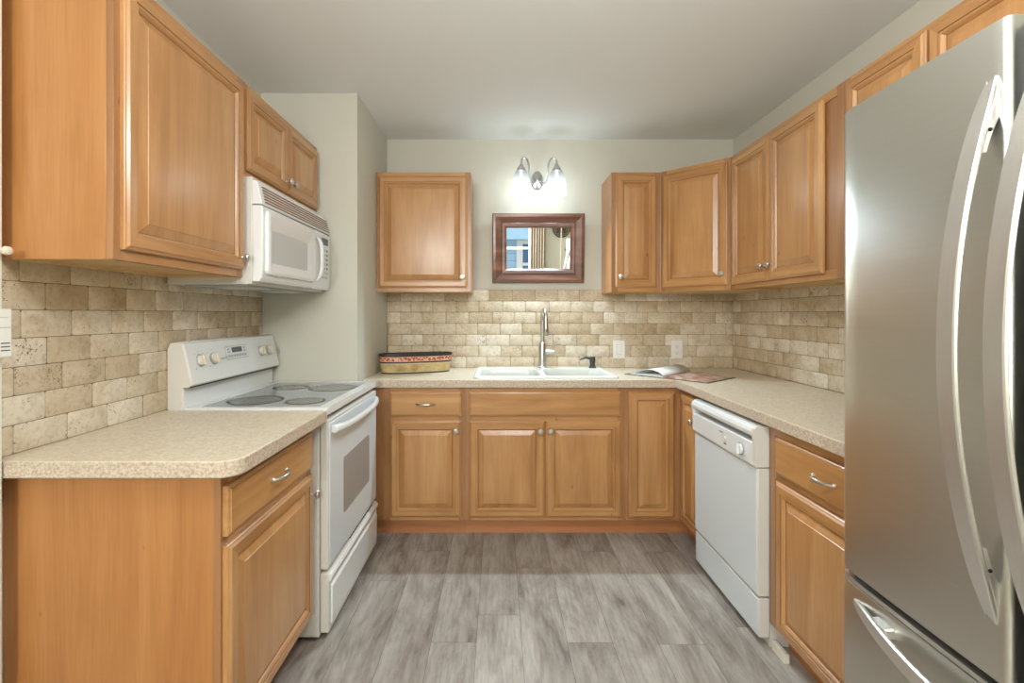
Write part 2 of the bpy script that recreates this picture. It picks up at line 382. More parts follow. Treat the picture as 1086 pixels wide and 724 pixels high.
# floor: planks as one mesh with thin dark seams
PW = .1785
m = MB(); bm = m.bm; cl = bm.loops.layers.color.new('tone')
m.box(XL - .1, XR + .1, YR - .1, YB + .1, -.05, -.0012, SEAM)
joint = {-3: 2.353, -2: 2.65, -1: 1.912, 0: 2.085, 1: 1.25, 2: 1.91, 3: 2.643, 4: 1.90, 5: 2.64, -4: 1.6}
i0 = int((XL - .087) / PW) - 1
for k in range(-9, 12):
    x0 = -.087 + k * PW; x1 = x0 + PW
    if x1 < XL or x0 > XR: continue
    j = joint.get(k, 1.1 + random.random()) - 1.22 * 6
    while j < YB:
        y0, y1 = max(j, YR), min(j + 1.22, YB); j += 1.22
        if y1 <= YR: continue
        g = .0007; tn = (random.random(), random.random(), random.random(), 1)
        vs = [bm.verts.new(p) for p in ((max(x0, XL) + g, y0 + g, 0), (min(x1, XR) - g, y0 + g, 0), (min(x1, XR) - g, y1 - g, 0), (max(x0, XL) + g, y1 - g, 0))]
        f = m.face(vs, PLANK)
        for l in f.loops: l[cl] = tn
struct(m.build('floor', smooth=False, recalc=False))
m = MB(); m.box(XL, -1.262, 1.15, 1.237, 0, ZC, TRIM); struct(m.build('trim_1', bevel=.003))

# ---------------------------------------------------------------- tile backsplashes (real tiles)
TH, TW = .0775, .1545
def tiles(name, length, rows, loc, rz, seed, off0, zb=.9145, skip=None):
    """local x along the wall, -y out of the wall; tile faces at y=0"""
    rnd = random.Random(seed); m = MB(); bm = m.bm; cl = bm.loops.layers.color.new('tone')
    m.box(0, length, .0022, .0098, zb, zb + rows * TH, GROUT)
    for r in range(rows):
        x = -off0 - (TW / 2 if r % 2 else 0) - rnd.random() * .02
        while x < length:
            w = TW + rnd.uniform(-.012, .012); a, b = max(x, 0), min(x + w, length); x += w
            if b - a < .012: continue
            z0, z1 = zb + r * TH, zb + (r + 1) * TH
            tn = (rnd.random() ** .8, rnd.random(), rnd.random(), 1); dy = rnd.uniform(-.0008, .0008)
            def ring(ins, y):
                pts = []
                for (cx, cz, a0) in ((b, z1, 0), (a, z1, 90), (a, z0, 180), (b, z0, 270)):
                    rr = .006
                    for q in range(3):
                        an = R(a0 + 45 * q); sx = 1 if cx == b else -1; sz = 1 if cz == z1 else -1
                        pts.append((cx - sx * (ins + rr) + math.cos(an) * rr, y + dy, cz - sz * (ins + rr) + math.sin(an) * rr))
                return pts
            L = m.loops([ring(.0009, .0024), ring(.0012, .0014), ring(.0036, 0)], TILE, False, True)
            for v in L[2]:
                for f in v.link_faces:
                    for l in f.loops: l[cl] = tn
            for v in L[1]:
                for f in v.link_faces:
                    for l in f.loops: l[cl] = tn
    return m.build(name, loc=loc, rot=(0, 0, rz), ang=25)
o = tiles('backsplash', XR - XC, 7, (XC, YB - .01, 0), 0, 3, .05); tag(o, 'tumbled travertine brick tile backsplash behind the sink on the back wall', 'backsplash')
o = tiles('backsplash', 2.2, 7, (XR - .01, YB - .0105, 0), R(-90), 8, .1); tag(o, 'travertine tile backsplash on the right wall between corner and refrigerator', 'backsplash')
o = tiles('backsplash', YC - 1.272 - .0005, 7, (XT, 1.272, 0), R(90), 15, .09); tag(o, 'pitted travertine tile backsplash on the left wall beside the range', 'backsplash')

# ---------------------------------------------------------------- cabinetry parts (local: x right, -y out, face plane y=0)
DT = .019
def door_mesh(x0, x1, z0, z1):
    m = MB(); V, Hh = WV, WH
    prof = [(0, 0), (0, -.010), (.003, -.0130), (.006, -.0138), (.012, -.019), (.036, -.019), (.0375, -.0160), (.045, -.0168), (.050, -.0120), (.053, -.0065), (.055, -.0060), (.080, -.0170), (.0815, -.0187), (.084, -.0190)]
    gl = {5: 1, 9: 1, 11: 1}
    lp = [[(x0 + i, y, z0 + i), (x1 - i, y, z0 + i), (x1 - i, y, z1 - i), (x0 + i, y, z1 - i)] for i, y in prof]
    bands = []
    for k in range(len(prof) - 1):
        if k in gl and k != 11: bands.append([GLAZE] * 4)
        elif k >= 9: bands.append([WPAN] * 4)
        else: bands.append([Hh, V, Hh, V])
    L = m.loops(lp, bands, True, False); m.face(L[-1], WPAN)
    return m
def add_knob(parent, x, z, y=-DT):
    m = MB(); m.lathe([(.0075, 0), (.0075, -.003), (.005, -.006), (.0048, -.013), (.009, -.017), (.0155, -.0215), (.0165, -.025), (.014, -.0285), (.006, -.030)], NICK, (x, y, z), 'y', 20)
    return m.build('knob', parent)
def add_door(parent, x0, x1, z0, z1, knob=None, loc=None, rot=None):
    d = door_mesh(x0, x1, z0, z1).build('door', parent, loc, rot, ang=20)
    if knob: add_knob(d, *knob)
    return d
def add_drawer(parent, x0, x1, z0, z1, pull=True, name='drawer'):
    m = MB(); prof = [(0, 0), (0, -.012), (.003, -.0145), (.009, -.0165), (.0105, -.019)]
    lp = [[(x0 + i, y, z0 + i), (x1 - i, y, z0 + i), (x1 - i, y, z1 - i), (x0 + i, y, z1 - i)] for i, y in prof]
    m.loops(lp, WH); d = m.build(name, parent, ang=20)
    if pull:
        cx, cz = (x0 + x1) / 2, (z0 + z1) / 2; m = MB(); n = 14; pts, rs = [], []
        for i in range(n + 1):
            u = i / n * 2 - 1; pts.append((cx + u * .052, -DT - .003 - .022 * (1 - abs(u) ** 3.2), cz)); rs.append(.0068 - .003 * abs(u) + (.0012 if abs(u) > .9 else 0))
        m.tube(pts, rs, NICK, 10)
        for s_ in (-1, 1): m.lathe([(.007, 0), (.007, -.003), (.0045, -.006)], NICK, (cx + s_ * .05, -DT, cz), 'y', 14)
        m.build('handle', d)
    return d
def frame_mesh(w, z0, z1, rails=(), stiles=(), t=.019, sw=.038):
    m = MB()
    m.box(0, sw, 0, t, z0, z1, WFR); m.box(w - sw, w, 0, t, z0, z1, WFR)
    m.box(sw, w - sw, 0.0004, t, z0, z0 + sw, WH); m.box(sw, w - sw, 0.0004, t, z1 - sw, z1, WH)
    for z in rails: m.box(sw, w - sw, .0004, t, z - .02, z + .02, WH)
    for x in stiles: m.box(x - .02, x + .02, .0006, t, z0 + sw, z1 - sw, WFR)
    m.box(sw * .8, w - sw * .8, .006, t, z0 + sw * .8, z1 - sw * .8, WFR)
    return m
def body_mesh(w, d, z0, z1, under=False, opened=False):
    m = MB()
    if opened:
        for q in ((0, .018, .019, d, z0, z1), (w - .018, w, .019, d, z0, z1), (0.018, w - .018, .019, d, z0, z0 + .018), (.018, w - .018, d - .01, d, z0 + .018, z1)): m.box(*q, WSIDE)
        return m
    v, fs = m.box(0, w, .019, d, z0, z1, WSIDE)
    if under:
        m.bm.faces.remove(fs[0]); b = .012   # recessed underside
        m.loops([[(0, .019, z0), (w, .019, z0), (w, d, z0), (0, d, z0)], [(b, .024, z0), (w - b, .024, z0), (w - b, d - b, z0), (b, d - b, z0)],
                 [(b, .024, z0 + .012), (w - b, .024, z0 + .012), (w - b, d - b, z0 + .012), (b, d - b, z0 + .012)]], WUND, False, True)
    return m
ZBB, ZBT = .105, .869      # base cabinet body
DZ0, DZ1, RZ0, RZ1 = .127, .678, .706, .845
def base_cab(label, loc, rz, w, d, fronts, group=None, stiles=(), opened=False):
    t = thing('base_cabinet', label, 'cabinet', loc, rz, group)
    body_mesh(w, d, ZBB, ZBT - .0005, False, opened).build('body', t, bevel=.0012)
    frame_mesh(w, ZBB, ZBT - .0005, (.692,), stiles).build('face_frame', t, bevel=.0008)
    m = MB(); m.box(0, w, .074, .09, 0.0005, ZBB, WTOE); m.box(0, w, .09, d, .0005, ZBB - .0005, WSIDE); m.build('toe_kick', t)
    for f in fronts:
        if f[0] == 'door': add_door(t, *f[1:5], knob=f[5])
        elif f[0] == 'drawer': add_drawer(t, *f[1:5])
        else: add_drawer(t, *f[1:5], pull=False, name='false_front')
    return t
def wall_cab(label, loc, rz, w, d, z0, z1, fronts, stiles=()):
    t = thing('wall_cabinet', label, 'cabinet', loc, rz)
    body_mesh(w, d, z0, z1, True).build('body', t, bevel=.0012)
    frame_mesh(w, z0, z1, (), stiles).build('face_frame', t, bevel=.0008)
    for f in fronts: add_door(t, *f[1:5], knob=f[5])
    return t
# ---- back run base (face frame plane Y = 2.794)
YF = 2.794; DB = YB - .012 - YF
m = MB(); m.box(0, .1185, 0, .019, ZBB, ZBT - .0005, WFR); m.box(0, .1185, .019, .09, ZBB, ZBT - .001, WSIDE); m.box(0, .1185, .074, .09, .0, ZBB, WTOE)
o = m.build('filler_panel', loc=(XC + .001, YF, .0005)); tag(o, 'maple filler panel between the range end of the back run and the column', 'panel')
x0 = -.660
base_cab('maple base cabinet with one drawer and one door, left of the sink cabinet', (x0, YF, 0), 0, .4685, DB,
         [('drawer', -.620 - x0, -.2137 - x0, RZ0, RZ1), ('door', -.620 - x0, -.2137 - x0, DZ0, DZ1, (-.241 - x0, .627))])
x0 = -.191
base_cab('wide maple sink base cabinet with two doors under a plain false front', (x0, YF, 0), 0, .9145, DB,
         [('false', -.1674 - x0, .699 - x0, RZ0, RZ1), ('door', -.1674 - x0, .2655 - x0, DZ0, DZ1, (.240 - x0, .623)),
          ('door', .2715 - x0, .7035 - x0, DZ0, DZ1, (.298 - x0, .623))], stiles=(.46,), opened=True)
# corner cabinet, L-shaped
XF = 1.045; x0 = .724; YE = 2.492
t = thing('corner_base_cabinet', 'maple corner base cabinet with two narrow tall doors meeting in the inside corner', 'cabinet', (x0, YF, 0))
L = [(x0, YF + .019), (XF + .019, YF + .019), (XF + .019, YE), (XR - .012, YE), (XR - .012, YB - .012), (x0, YB - .012)]
m = MB(); m.prism([(x - x0, y - YF) for x, y in L], ZBB, ZBT - .0005, WSIDE); m.build('body', t)
m = MB(); m.prism([(0, 0), (XF - x0, 0), (XF - x0, YE - YF), (XF - x0 + .0188, YE - YF), (XF - x0 + .0188, .0188), (0, .0188)], ZBB, ZBT - .0005, WFR); m.build('face_frame', t)
m = MB(); m.prism([(0, .074), (XF - x0 + .074, .074), (XF - x0 + .074, YE - YF), (XF - x0 + .09, YE - YF), (XF - x0 + .09, .09), (0, .09)], .0005, ZBB, WTOE); m.build('toe_kick', t)
add_door(t, .746 - x0, 1.010 - x0, DZ0 - .003, RZ1)
add_door(t, .035, .29, DZ0 - .003, RZ1, knob=(.245, .72), loc=(XF - x0, 0, 0), rot=(0, 0, R(-90)))
# right run: cabinet by the refrigerator
w = .627
base_cab('maple base cabinet with drawer and door between dishwasher and refrigerator', (XF, 1.873, 0), R(-90), w, XR - .012 - XF,
         [('drawer', .062, w - .012, .697, .832), ('door', .062, w - .012, .118, .670, None)])
# left run base
XFL = -.735; y0 = 1.285; w = .617
base_cab('maple base cabinet left of the range, big plain side panel towards the viewer', (XFL, y0, 0), R(90), w, XFL - XL - .001,
         [('drawer', .010, w - .018, .697, .832), ('door', .010, w - .018, .122, .672, (w - .040, .600))])
# small white strip lying at the foot of the dishwasher
m = MB(); m.box(1.052, 1.072, 1.79, 1.872, .0005, .035, TRIM); o = m.build('trim_piece', bevel=.001); tag(o, 'short white trim offcut on the floor beside the dishwasher foot', 'trim piece')

# ---- wall cabinets
ZU0, ZU1 = 1.430, 2.192; YU = 3.097; DU = YB - .0115 - YU
x0 = -.7785; w = .6015
wall_cab('single-door maple wall cabinet left of the mirror, beside the column', (x0, YU, 0), 0, w, DU, ZU0, ZU1,
         [('door', -.762 - x0, -.199 - x0, 1.457, 2.166, (-.228 - x0, 1.524))])
x0 = .7195
wall_cab('narrow maple wall cabinet, first to the right of the mirror', (x0, YU, 0), 0, .3125, DU, ZU0, ZU1,
         [('door', .7427 - x0, 1.004 - x0, 1.459, 2.172, (.772 - x0, 1.524))])
# diagonal
A = Vector((1.0325, YU)); B = Vector((1.338, 2.793)); ln = (B - A).length; an = math.atan2(B.y - A.y, B.x - A.x)
t = thing('diagonal_wall_cabinet', 'diagonal maple corner wall cabinet with one wide door', 'cabinet', (A.x, A.y, 0), an)
Rm = Matrix.Rotation(-an, 2)
poly = [Vector(p) for p in ((1.0335, YB - .0115), (XR - .0115, YB - .0115), (XR - .0115, 2.7945), (1.355, 2.7945), (1.046, 3.108), (1.0335, 3.1115))]
m = MB(); m.prism([tuple(Rm @ (p - A)) for p in poly], ZU0, ZU1, WUND); m.build('body', t)
m = MB(); fm = frame_mesh(ln - .004, ZU0, ZU1); fm.build('face_frame', t, loc=(.002, 0, 0))
add_door(t, .018, ln - .018, 1.459, 2.168, knob=(ln - .045, 1.524))
# right wall pair
XU = 1.338; y0 = 2.792; w = y0 - 1.885
wall_cab('two-door maple wall cabinet on the right wall, next to the diagonal one', (XU, y0, 0), R(-90), w, XR - .0115 - XU, ZU0, ZU1,
         [('door', .026, .407, 1.457, 2.168, (.376, 1.530)), ('door', .411, .800, 1.457, 2.168, (.442, 1.530))])
y0 = 1.8845; w = .975
t = wall_cab('short two-door maple cabinet above the stainless refrigerator', (XU, y0, 0), R(-90), w, XR - .001 - XU, 1.84, ZU1,
         [('door', .026, .376, 1.862, 2.172, None), ('door', .386, .93, 1.862, 2.172, None)])
# left wall uppers
XUL = -1.004; y0 = 1.267; w = .636
wall_cab('large maple wall cabinet at top left with its broad side panel in view', (XUL, y0, 0), R(90), w, XUL - XT - .0015, 1.434, 2.205,
         [('door', .022, w - .012, 1.462, 2.178, (w - .036, 1.508))])
y0 = 1.905; w = 2.684 - y0
wall_cab('short two-door maple wall cabinet above the white microwave', (XUL, y0, 0), R(90), w, XUL - XL - .001, 1.832, 2.205,
         [('door', .014, .382, 1.858, 2.178, (.355, 1.905)), ('door', .388, w - .022, 1.858, 2.178, (.415, 1.905))])

# ---------------------------------------------------------------- countertops
SX0, SX1, SY0, SY1 = -.147, .700, 2.80, 3.345
m = MB()
out = [(XC + .001, 2.768), (1.009, 2.768), (1.009, 1.255), (XR - .0105, 1.255), (XR - .0105, YB - .0105), (XC + .001, YB - .0105)]
m.holed(out, [rrect(SX0 + .03, SX1 - .03, SY0 + .03, SY1 - .03, .04)], .8695, .914, LAM, LAME)
o = m.build('countertop', bevel=.004, smooth=False); tag(o, 'speckled beige laminate L-shaped countertop holding the sink', 'countertop')
m = MB()
r = .055; arc = [(-.67 - r + r * math.sin(R(a)), 1.241 + r - r * math.cos(R(a))) for a in range(0, 91, 10)]
m.loops([[(x, y, z) for x, y in [(XL + .001, 1.241)] + arc + [(-.67, 1.9035), (XL + .001, 1.9035)]] for z in (.8695, .914)], [LAME], True, False)
m.face([m.bm.verts.new((x, y, .914)) for x, y in [(XL + .001, 1.241)] + arc + [(-.67, 1.9035), (XL + .001, 1.9035)]], LAM)
o = m.build('countertop', bevel=.004); tag(o, 'short speckled laminate countertop left of the range with a rounded front corner', 'countertop')

# ---------------------------------------------------------------- sink
t = thing('sink', 'white double-bowl drop-in sink set in the countertop', 'sink', ((SX0 + SX1) / 2, (SY0 + SY1) / 2, .9145))
cx, cy = t.location.x, t.location.y
def off(lp, z): return [(x - cx, y - cy, z) for x, y in lp]
b1 = (SX0 + .035, .262 - .012, SY0 + .035, 3.20); b2 = (.262 + .02, SX1 - .05, SY0 + .035, 3.20)
m = MB()
outer = rrect(SX0 - cx, SX1 - cx, SY0 - cy, SY1 - cy, .045)
inner_out = rrect(SX0 + .012 - cx, SX1 - .012 - cx, SY0 + .012 - cy, SY1 - .012 - cy, .04)
m.loops([[(x, y, 0) for x, y in outer], [(x, y, .007) for x, y in outer], [(x * .995, y * .995, .012) for x, y in outer], [(x, y, .015) for x, y in inner_out]], PORC, False, False)
ed = []; H1 = [rrect(b[0] - cx, b[1] - cx, b[2] - cy, b[3] - cy, .06) for b in (b1, b2)]
for lp in [inner_out] + H1:
    vs = [m.bm.verts.new((x, y, .015)) for x, y in lp]; ed += [m.bm.edges.new((vs[i], vs[(i + 1) % len(vs)])) for i in range(len(vs))]
for f in bmesh.ops.triangle_fill(m.bm, use_beauty=True, edges=ed)['geom']:
    if isinstance(f, bmesh.types.BMFace): f.material_index = m.mi(PORC)
m.build('rim', t, ang=50)
for b in (b1, b2):
    m = MB(); q = lambda i, z, r: [(x - cx, y - cy, z) for x, y in rrect(b[0] + i, b[1] - i, b[2] + i, b[3] - i, r)]
    m.loops([q(0, .015, .06), q(.004, .008, .058), q(.008, -.02, .056), q(.02, -.15, .05), q(.05, -.165, .03)], PORC2, False, True)
    m.lathe([(.045, -.1645), (.04, -.163), (.03, -.1645)], NICK, ((b[0] + b[1]) / 2 - cx, (b[2] + b[3]) / 2 - cy, 0))
    m.build('bowl', t, recalc=False)
# faucet
fx, fy = .295, 3.27
t = thing('faucet', 'tall brushed nickel pull-down gooseneck faucet behind the sink', 'faucet', (fx, fy, .9295))
m = MB(); m.lathe([(.031, 0), (.031, .006), (.026, .01), (.0245, .16), (.023, .165), (.0165, .172), (.0165, .18)], NICK); m.build('base', t)
m = MB(); pts = [(0, 0, .17), (0, 0, .30)]; rr = .058
for a in range(0, 181, 12): pts.append((.012 * (1 - math.cos(R(a))) / 2, -rr + rr * math.cos(R(a)), .33 + rr * math.sin(R(a))))
pts.append((.012, -2 * rr, .315)); m.tube(pts, .0125, NICK, 14); m.build('neck', t)
m = MB(); hx, hy = .012, -2 * rr; m.tube([(hx, hy, .325), (hx + .001, hy, .27), (hx + .003, hy, .235), (hx + .003, hy, .225)], [.0145, .0165, .019, .016], NICK, 16); sp = m.build('spray_head', t)
m = MB(); m.tube([(hx + .003, hy, .2255), (hx + .003, hy, .222)], .0145, GUN, 16); m.box(hx - .004 + .003, hx + .004 + .003, hy - .021, hy - .012, .245, .262, GUN); m.build('spray_button', sp)
m = MB(); m.tube([(.02, 0, .105), (.075, 0, .105)], .0155, NICK, 16); m.tube([(.070, 0, .11), (.072, -.004, .15), (.076, -.008, .185)], [.006, .005, .0045], NICK, 10); m.build('lever', t)
# soap dispenser
t = thing('soap_dispenser', 'small dark pump soap dispenser on the sink rim, right of the faucet', 'soap dispenser', (.632, 3.27, .9295))
m = MB(); m.lathe([(.024, 0), (.024, .007), (.017, .011), (.017, .034), (.0195, .037), (.0195, .070), (.016, .074)], GUN); m.build('pump_head', t)
m = MB(); m.tube([(-.012, 0, .062), (-.05, -.003, .066), (-.078, -.006, .058), (-.084, -.007, .050)], [.008, .007, .006, .0055], GUN, 10); m.build('spout', t)

# ---------------------------------------------------------------- range
YS0, YS1 = 1.9085, 2.6745; XS = -.672
t = thing('range', 'white freestanding electric range with glass cooktop and rear control panel', 'range', (-1.0, (YS0 + YS1) / 2, 0))
ox, oy = t.location.x, t.location.y
def LB(m, x0, x1, y0, y1, z0, z1, mat): m.box(x0 - ox, x1 - ox, y0 - oy, y1 - oy, z0, z1, mat)
m = MB(); LB(m, XL + .004, -.705, YS0 + .002, YS1 - .002, .02, .888, BISQ); LB(m, XL + .08, -.78, YS0 + .05, YS1 - .05, .0005, .03, BLACK)
LB(m, XL + .004, -.712, YS0 + .002, YS1 - .002, .888, .893, BLACK); m.build('body', t, bevel=.004)
m = MB(); gx0, gx1, gy0, gy1 = -1.19, -.715, YS0 + .028, YS1 - .028
m.holed([(x - ox, y - oy) for x, y in rrect(XT + .06, XS, YS0, YS1, .014)], [[(x - ox, y - oy) for x, y in rrect(gx0, gx1, gy0, gy1, .012)]], .893, .921, WHITE, WHITE)
m.build('cooktop_frame', t, bevel=.006, smooth=False, seg=3)
m = MB(); LB(m, gx0 - .001, gx1 + .001, gy0 - .001, gy1 + .001, .905, .9190, COOK); m.build('glass_top', t)
for bx, by, br in ((-1.045, 2.095, .113), (-.825, 2.075, .083), (-1.05, 2.46, .086), (-.835, 2.45, .118)):
    m = MB(); z = .9196
    m.lathe([(br, .9185), (br, z), ((br - .012), z), ((br - .012), .9185)], BURN, (bx - ox, by - oy, 0), n=48, cap0=False, cap1=False)
    m.lathe([((br - .012), .9185), ((br - .012), z - .0002)], BURN2, (bx - ox, by - oy, 0), n=48, cap0=False); m.build('burner', t)
# rear riser and console
m = MB()
prof = [(XT + .002, .60), (XT + .002, 1.155), (-1.285, 1.178), (-1.255, 1.180), (-1.238, 1.172), (-1.207, 1.030), (-1.203, 1.012), (-1.212, 1.004), (-1.232, 1.004), (-1.24, .998), (-1.24, .921), (-1.24, .895), (-1.245, .60)]
m = MB()
def console_ring(y, e=0): return [(x - ox - (e if x > -1.3 else 0), y - oy, z - (e if z > .7 else 0) * .6) for x, z in prof]
m.loops([console_ring(YS0 + .001, .006), console_ring(YS0 + .007), console_ring(YS1 - .007), console_ring(YS1 - .001, .006)], [BISQ, WHITE, BISQ]); cons = m.build('control_panel', t, ang=30)
m = MB(); LB(m, -1.2435, -1.2125, YS0 + .012, YS1 - .012, .9985, 1.0035, BLACK); m.build('vent_gap', t)
nrm = Vector((.142, 0, .031)).normalized(); tl = math.atan2(.031, .142)
def on_console(y, z, m, name, par):   # mesh built around origin with +x out
    f = (1.172 - z) / (.142); x = -1.238 + .031 * f
    return m.build(name, par, loc=(x - ox, y - oy, z), rot=(0, -tl, 0))
for y in (1.990, 2.085, 2.500, 2.583):
    m = MB(); m.lathe([(.026, 0), (.026, .003), (.0245, .005)], LGREY, ax='x', n=28); m.lathe([(.0225, .004), (.0215, .016), (.018, .019)], CREAM, ax='x', n=28)
    m.box(.018, .026, -.005, .005, -.019, .019, CREAM); k = on_console(y, 1.100, m, 'knob', t)
    for a_, b_, mm in ((0, .038, LGREY), (-.028, .028, LGREY), (.028, .028, LGREY), (-.034, -.031, DGREY)):
        m = MB(); m.box(-.0003, .0008, a_ - .002, a_ + .002, b_ - .002, b_ + .002, mm); on_console(y, 1.100, m, 'dial_mark', t)
m = MB(); m.box(-.001, .0012, -.092, .092, -.030, .032, LGREY); m.box(0, .0022, -.089, .089, -.027, .029, WHITE); d = on_console(2.275, 1.113, m, 'clock_panel', t)
m = MB(); m.box(.0022, .0032, -.042, .044, .000, .024, DGREY); m.build('display', d)
for i in range(7):
    m = MB(); m.box(.0022, .0034, -.080 + i * .0235, -.064 + i * .0235, -.021, -.009, LGREY); m.build('button', d)
for y_ in (-.070, .068):
    for z_ in (.004, .017):
        m = MB(); m.box(.0022, .0034, y_ - .008, y_ + .008, z_ - .004, z_ + .004, LGREY); m.build('button', d)
m = MB(); m.tube([(.001, -.024 + i * .004, .003 * math.sin(i * 1.9)) for i in range(13)], .0012, LGREY, 6); on_console(2.160, 1.095, m, 'brand_mark', t)
# oven door
m = MB(); XD = -.668
wz = [(2.094, .672), (2.508, .672), (2.508, .431), (2.094, .431)]
LB(m, -.704, XD - .003, YS0 + .006, YS1 - .006, .282, .872, BISQ); d = m.build('oven_door', t, bevel=.006, seg=3)
m = MB(); LB(m, -.676, XD, YS0 + .020, YS1 - .020, .296, .858, WHITED); m.build('door_face', d, bevel=.003)
m = MB(); m.loops([[(x - ox, y - oy, z) for y, z in rrect(2.094, 2.508, .431, .672, .018)] for x in (XD - .004, XD + .0012)], GREY); m.build('window', d)
m = MB(); n = 18; hz = .828
lp = []
for i in range(n + 1):
    u = i / n * 2 - 1; y = (YS0 + YS1) / 2 + u * .338; x = XD + .008 + .026 * (1 - u ** 4); hh = .013 + .004 * abs(u) ** 3
    sec = [(-.008, -hh), (.006, -hh), (.012, -hh * .4), (.012, hh * .4), (.006, hh), (-.008, hh)]
    lp.append([(x + a - ox, y - oy, hz - .008 * (1 - u * u) + b) for a, b in sec])
m.loops(lp, WHITE)
for s_ in (-1, 1): LB(m, XD - .002, XD + .018, (YS0 + YS1) / 2 + s_ * .330 - .012, (YS0 + YS1) / 2 + s_ * .330 + .012, hz - .014, hz + .014, WHITE)
m.build('handle', d, bevel=.003)
m = MB(); LB(m, -.704, XD - .001, YS0 + .006, YS1 - .006, .034, .268, BISQ)
d = m.build('storage_drawer', t, bevel=.005, seg=3)
m = MB(); m.loops([[(x - ox, y - oy, z) for x, z in ((XD - .002, .055), (XD + .006, .062), (XD + .007, .206), (XD - .002, .214))] for y in (YS0 + .03, YS1 - .03)], WHITE)
m.loops([[(x - ox, y - oy, z) for x, z in ((XD - .002, .232), (XD + .006, .236), (XD + .010, .250), (XD + .004, .262), (XD - .002, .264))] for y in (YS0 + .012, YS1 - .012)], WHITE); m.build('drawer_face', d, bevel=.002)
m = MB()
for i in range(14): LB(m, XD - .02, XD - .006, YS0 + .30 + i * .028, YS0 + .316 + i * .028, .2725, .279, DGREY)
m.build('vent_slot', t)

# ---------------------------------------------------------------- microwave
YM0, YM1 = 1.9065, 2.6715; XM = -.965
t = thing('microwave', 'white over-the-range microwave with louvred top grille under the short cabinets', 'microwave', (-1.13, (YM0 + YM1) / 2, 1.41))
ox, oy, oz = t.location
def MBx(m, x0, x1, y0, y1, z0, z1, mat): return m.box(x0 - ox, x1 - ox, y0 - oy, y1 - oy, z0 - oz, z1 - oz, mat)
m = MB(); MBx(m, XT + .001, XM - .002, YM0, YM1, 1.408, 1.8305, BISQ); m.build('body', t, bevel=.003)
m = MB(); MBx(m, -1.25, -1.0, YM0 + .03, YM1 - .03, 1.402, 1.4085, LGREY)
for yy in (2.03, 2.40): MBx(m, -1.18, -1.03, yy, yy + .16, 1.399, 1.403, CREAM)
m.build('bottom_grille', t)
XMF = -.925
def face_prof(z0, z1): return [(XM - .003, z0), (XMF - .012, z0), (XMF, z0 + .014), (XMF, z1 - .008), (XMF - .008, z1), (XM - .003, z1)]
def slab(m, y0, y1, prof, mat):
    m.loops([[(x - ox, y - oy, z - oz) for x, z in prof] for y in (y0, y1)], mat)
m = MB(); slab(m, YM0 + .001, YM1 - .001, [(XM - .003, 1.722), (XMF - .002, 1.722), (XMF - .004, 1.735), (XMF - .022, 1.812), (XM - .003, 1.820)], WHITE); g = m.build('top_grille', t, bevel=.003)
m = MB()
for i in range(6):
    z = 1.732 + i * .012; xx = XMF - .003 - (z - 1.735) * .235
    slab(m, YM0 + .028, YM1 - .012, [(xx - .004, z + .001), (xx + .0015, z + .001), (xx + .0015, z + .0055), (xx - .004, z + .0055)], GLAZE)
m.build('louvre', g)
m = MB(); slab(m, YM0 + .001, 2.452, [(XM - .003, 1.418), (XMF - .014, 1.418), (XMF - .003, 1.436), (XMF, 1.50), (XMF, 1.712), (XMF - .006, 1.719), (XM - .003, 1.719)], WHITE); d = m.build('door', t, bevel=.006, seg=3)
m = MB()
def yz(y0, y1, z0, z1, r, x): return [(x - ox, y - oy, z - oz) for y, z in rrect(y0, y1, z0, z1, r)]
m.loops([yz(1.930, 2.435, 1.447, 1.706, .02, XMF - .002), yz(1.932, 2.433, 1.449, 1.704, .02, XMF + .010), yz(1.940, 2.425, 1.457, 1.696, .02, XMF + .014), yz(1.948, 2.418, 1.465, 1.690, .02, XMF + .014), yz(1.982, 2.352, 1.497, 1.630, .012, XMF + .002), yz(1.983, 2.351, 1.498, 1.629, .012, XMF - .001)], WHITE, False, False); m.build('window_surround', d, ang=25)
GMW = plain('grey_microwave_window', srgb(196, 202, 200), .12, 0, .02)
m = MB(); m.loops([yz(1.975, 2.36, 1.490, 1.637, .012, XMF - .002), yz(1.975, 2.36, 1.490, 1.637, .012, XMF + .0015)], GMW); m.build('window', d)
m = MB(); lp = []
for i in range(15):
    u = i / 14 * 2 - 1; z = 1.57 + u * .115; x = XMF + .004 + .030 * (1 - u ** 4)
    lp.append([(x + a - ox, 2.462 + b - oy, z - oz) for a, b in ((-.006, -.012), (.004, -.012), (.008, -.006), (.008, .006), (.004, .012), (-.006, .012))])
m.loops(lp, WHITE); m.build('handle', d)
m = MB(); slab(m, 2.454, YM1 - .001, [(XM - .003, 1.418), (XMF - .014, 1.418), (XMF - .003, 1.436), (XMF, 1.50), (XMF, 1.712), (XMF - .006, 1.719), (XM - .003, 1.719)], WHITE); d = m.build('control_panel', t, bevel=.006, seg=3)
m = MB(); MBx(m, XMF - .001, XMF + .001, 2.545, 2.635, 1.655, 1.692, DGREY); m.build('display', d)
for r_ in range(7):
    for c_ in range(3):
        m = MB(); y = 2.550 + c_ * .031; z = 1.622 - r_ * .024; MBx(m, XMF - .001, XMF + .0012, y, y + .018, z, z + .011, LGREY if c_ != 2 or r_ > 4 else DGREY); m.build('button', d)

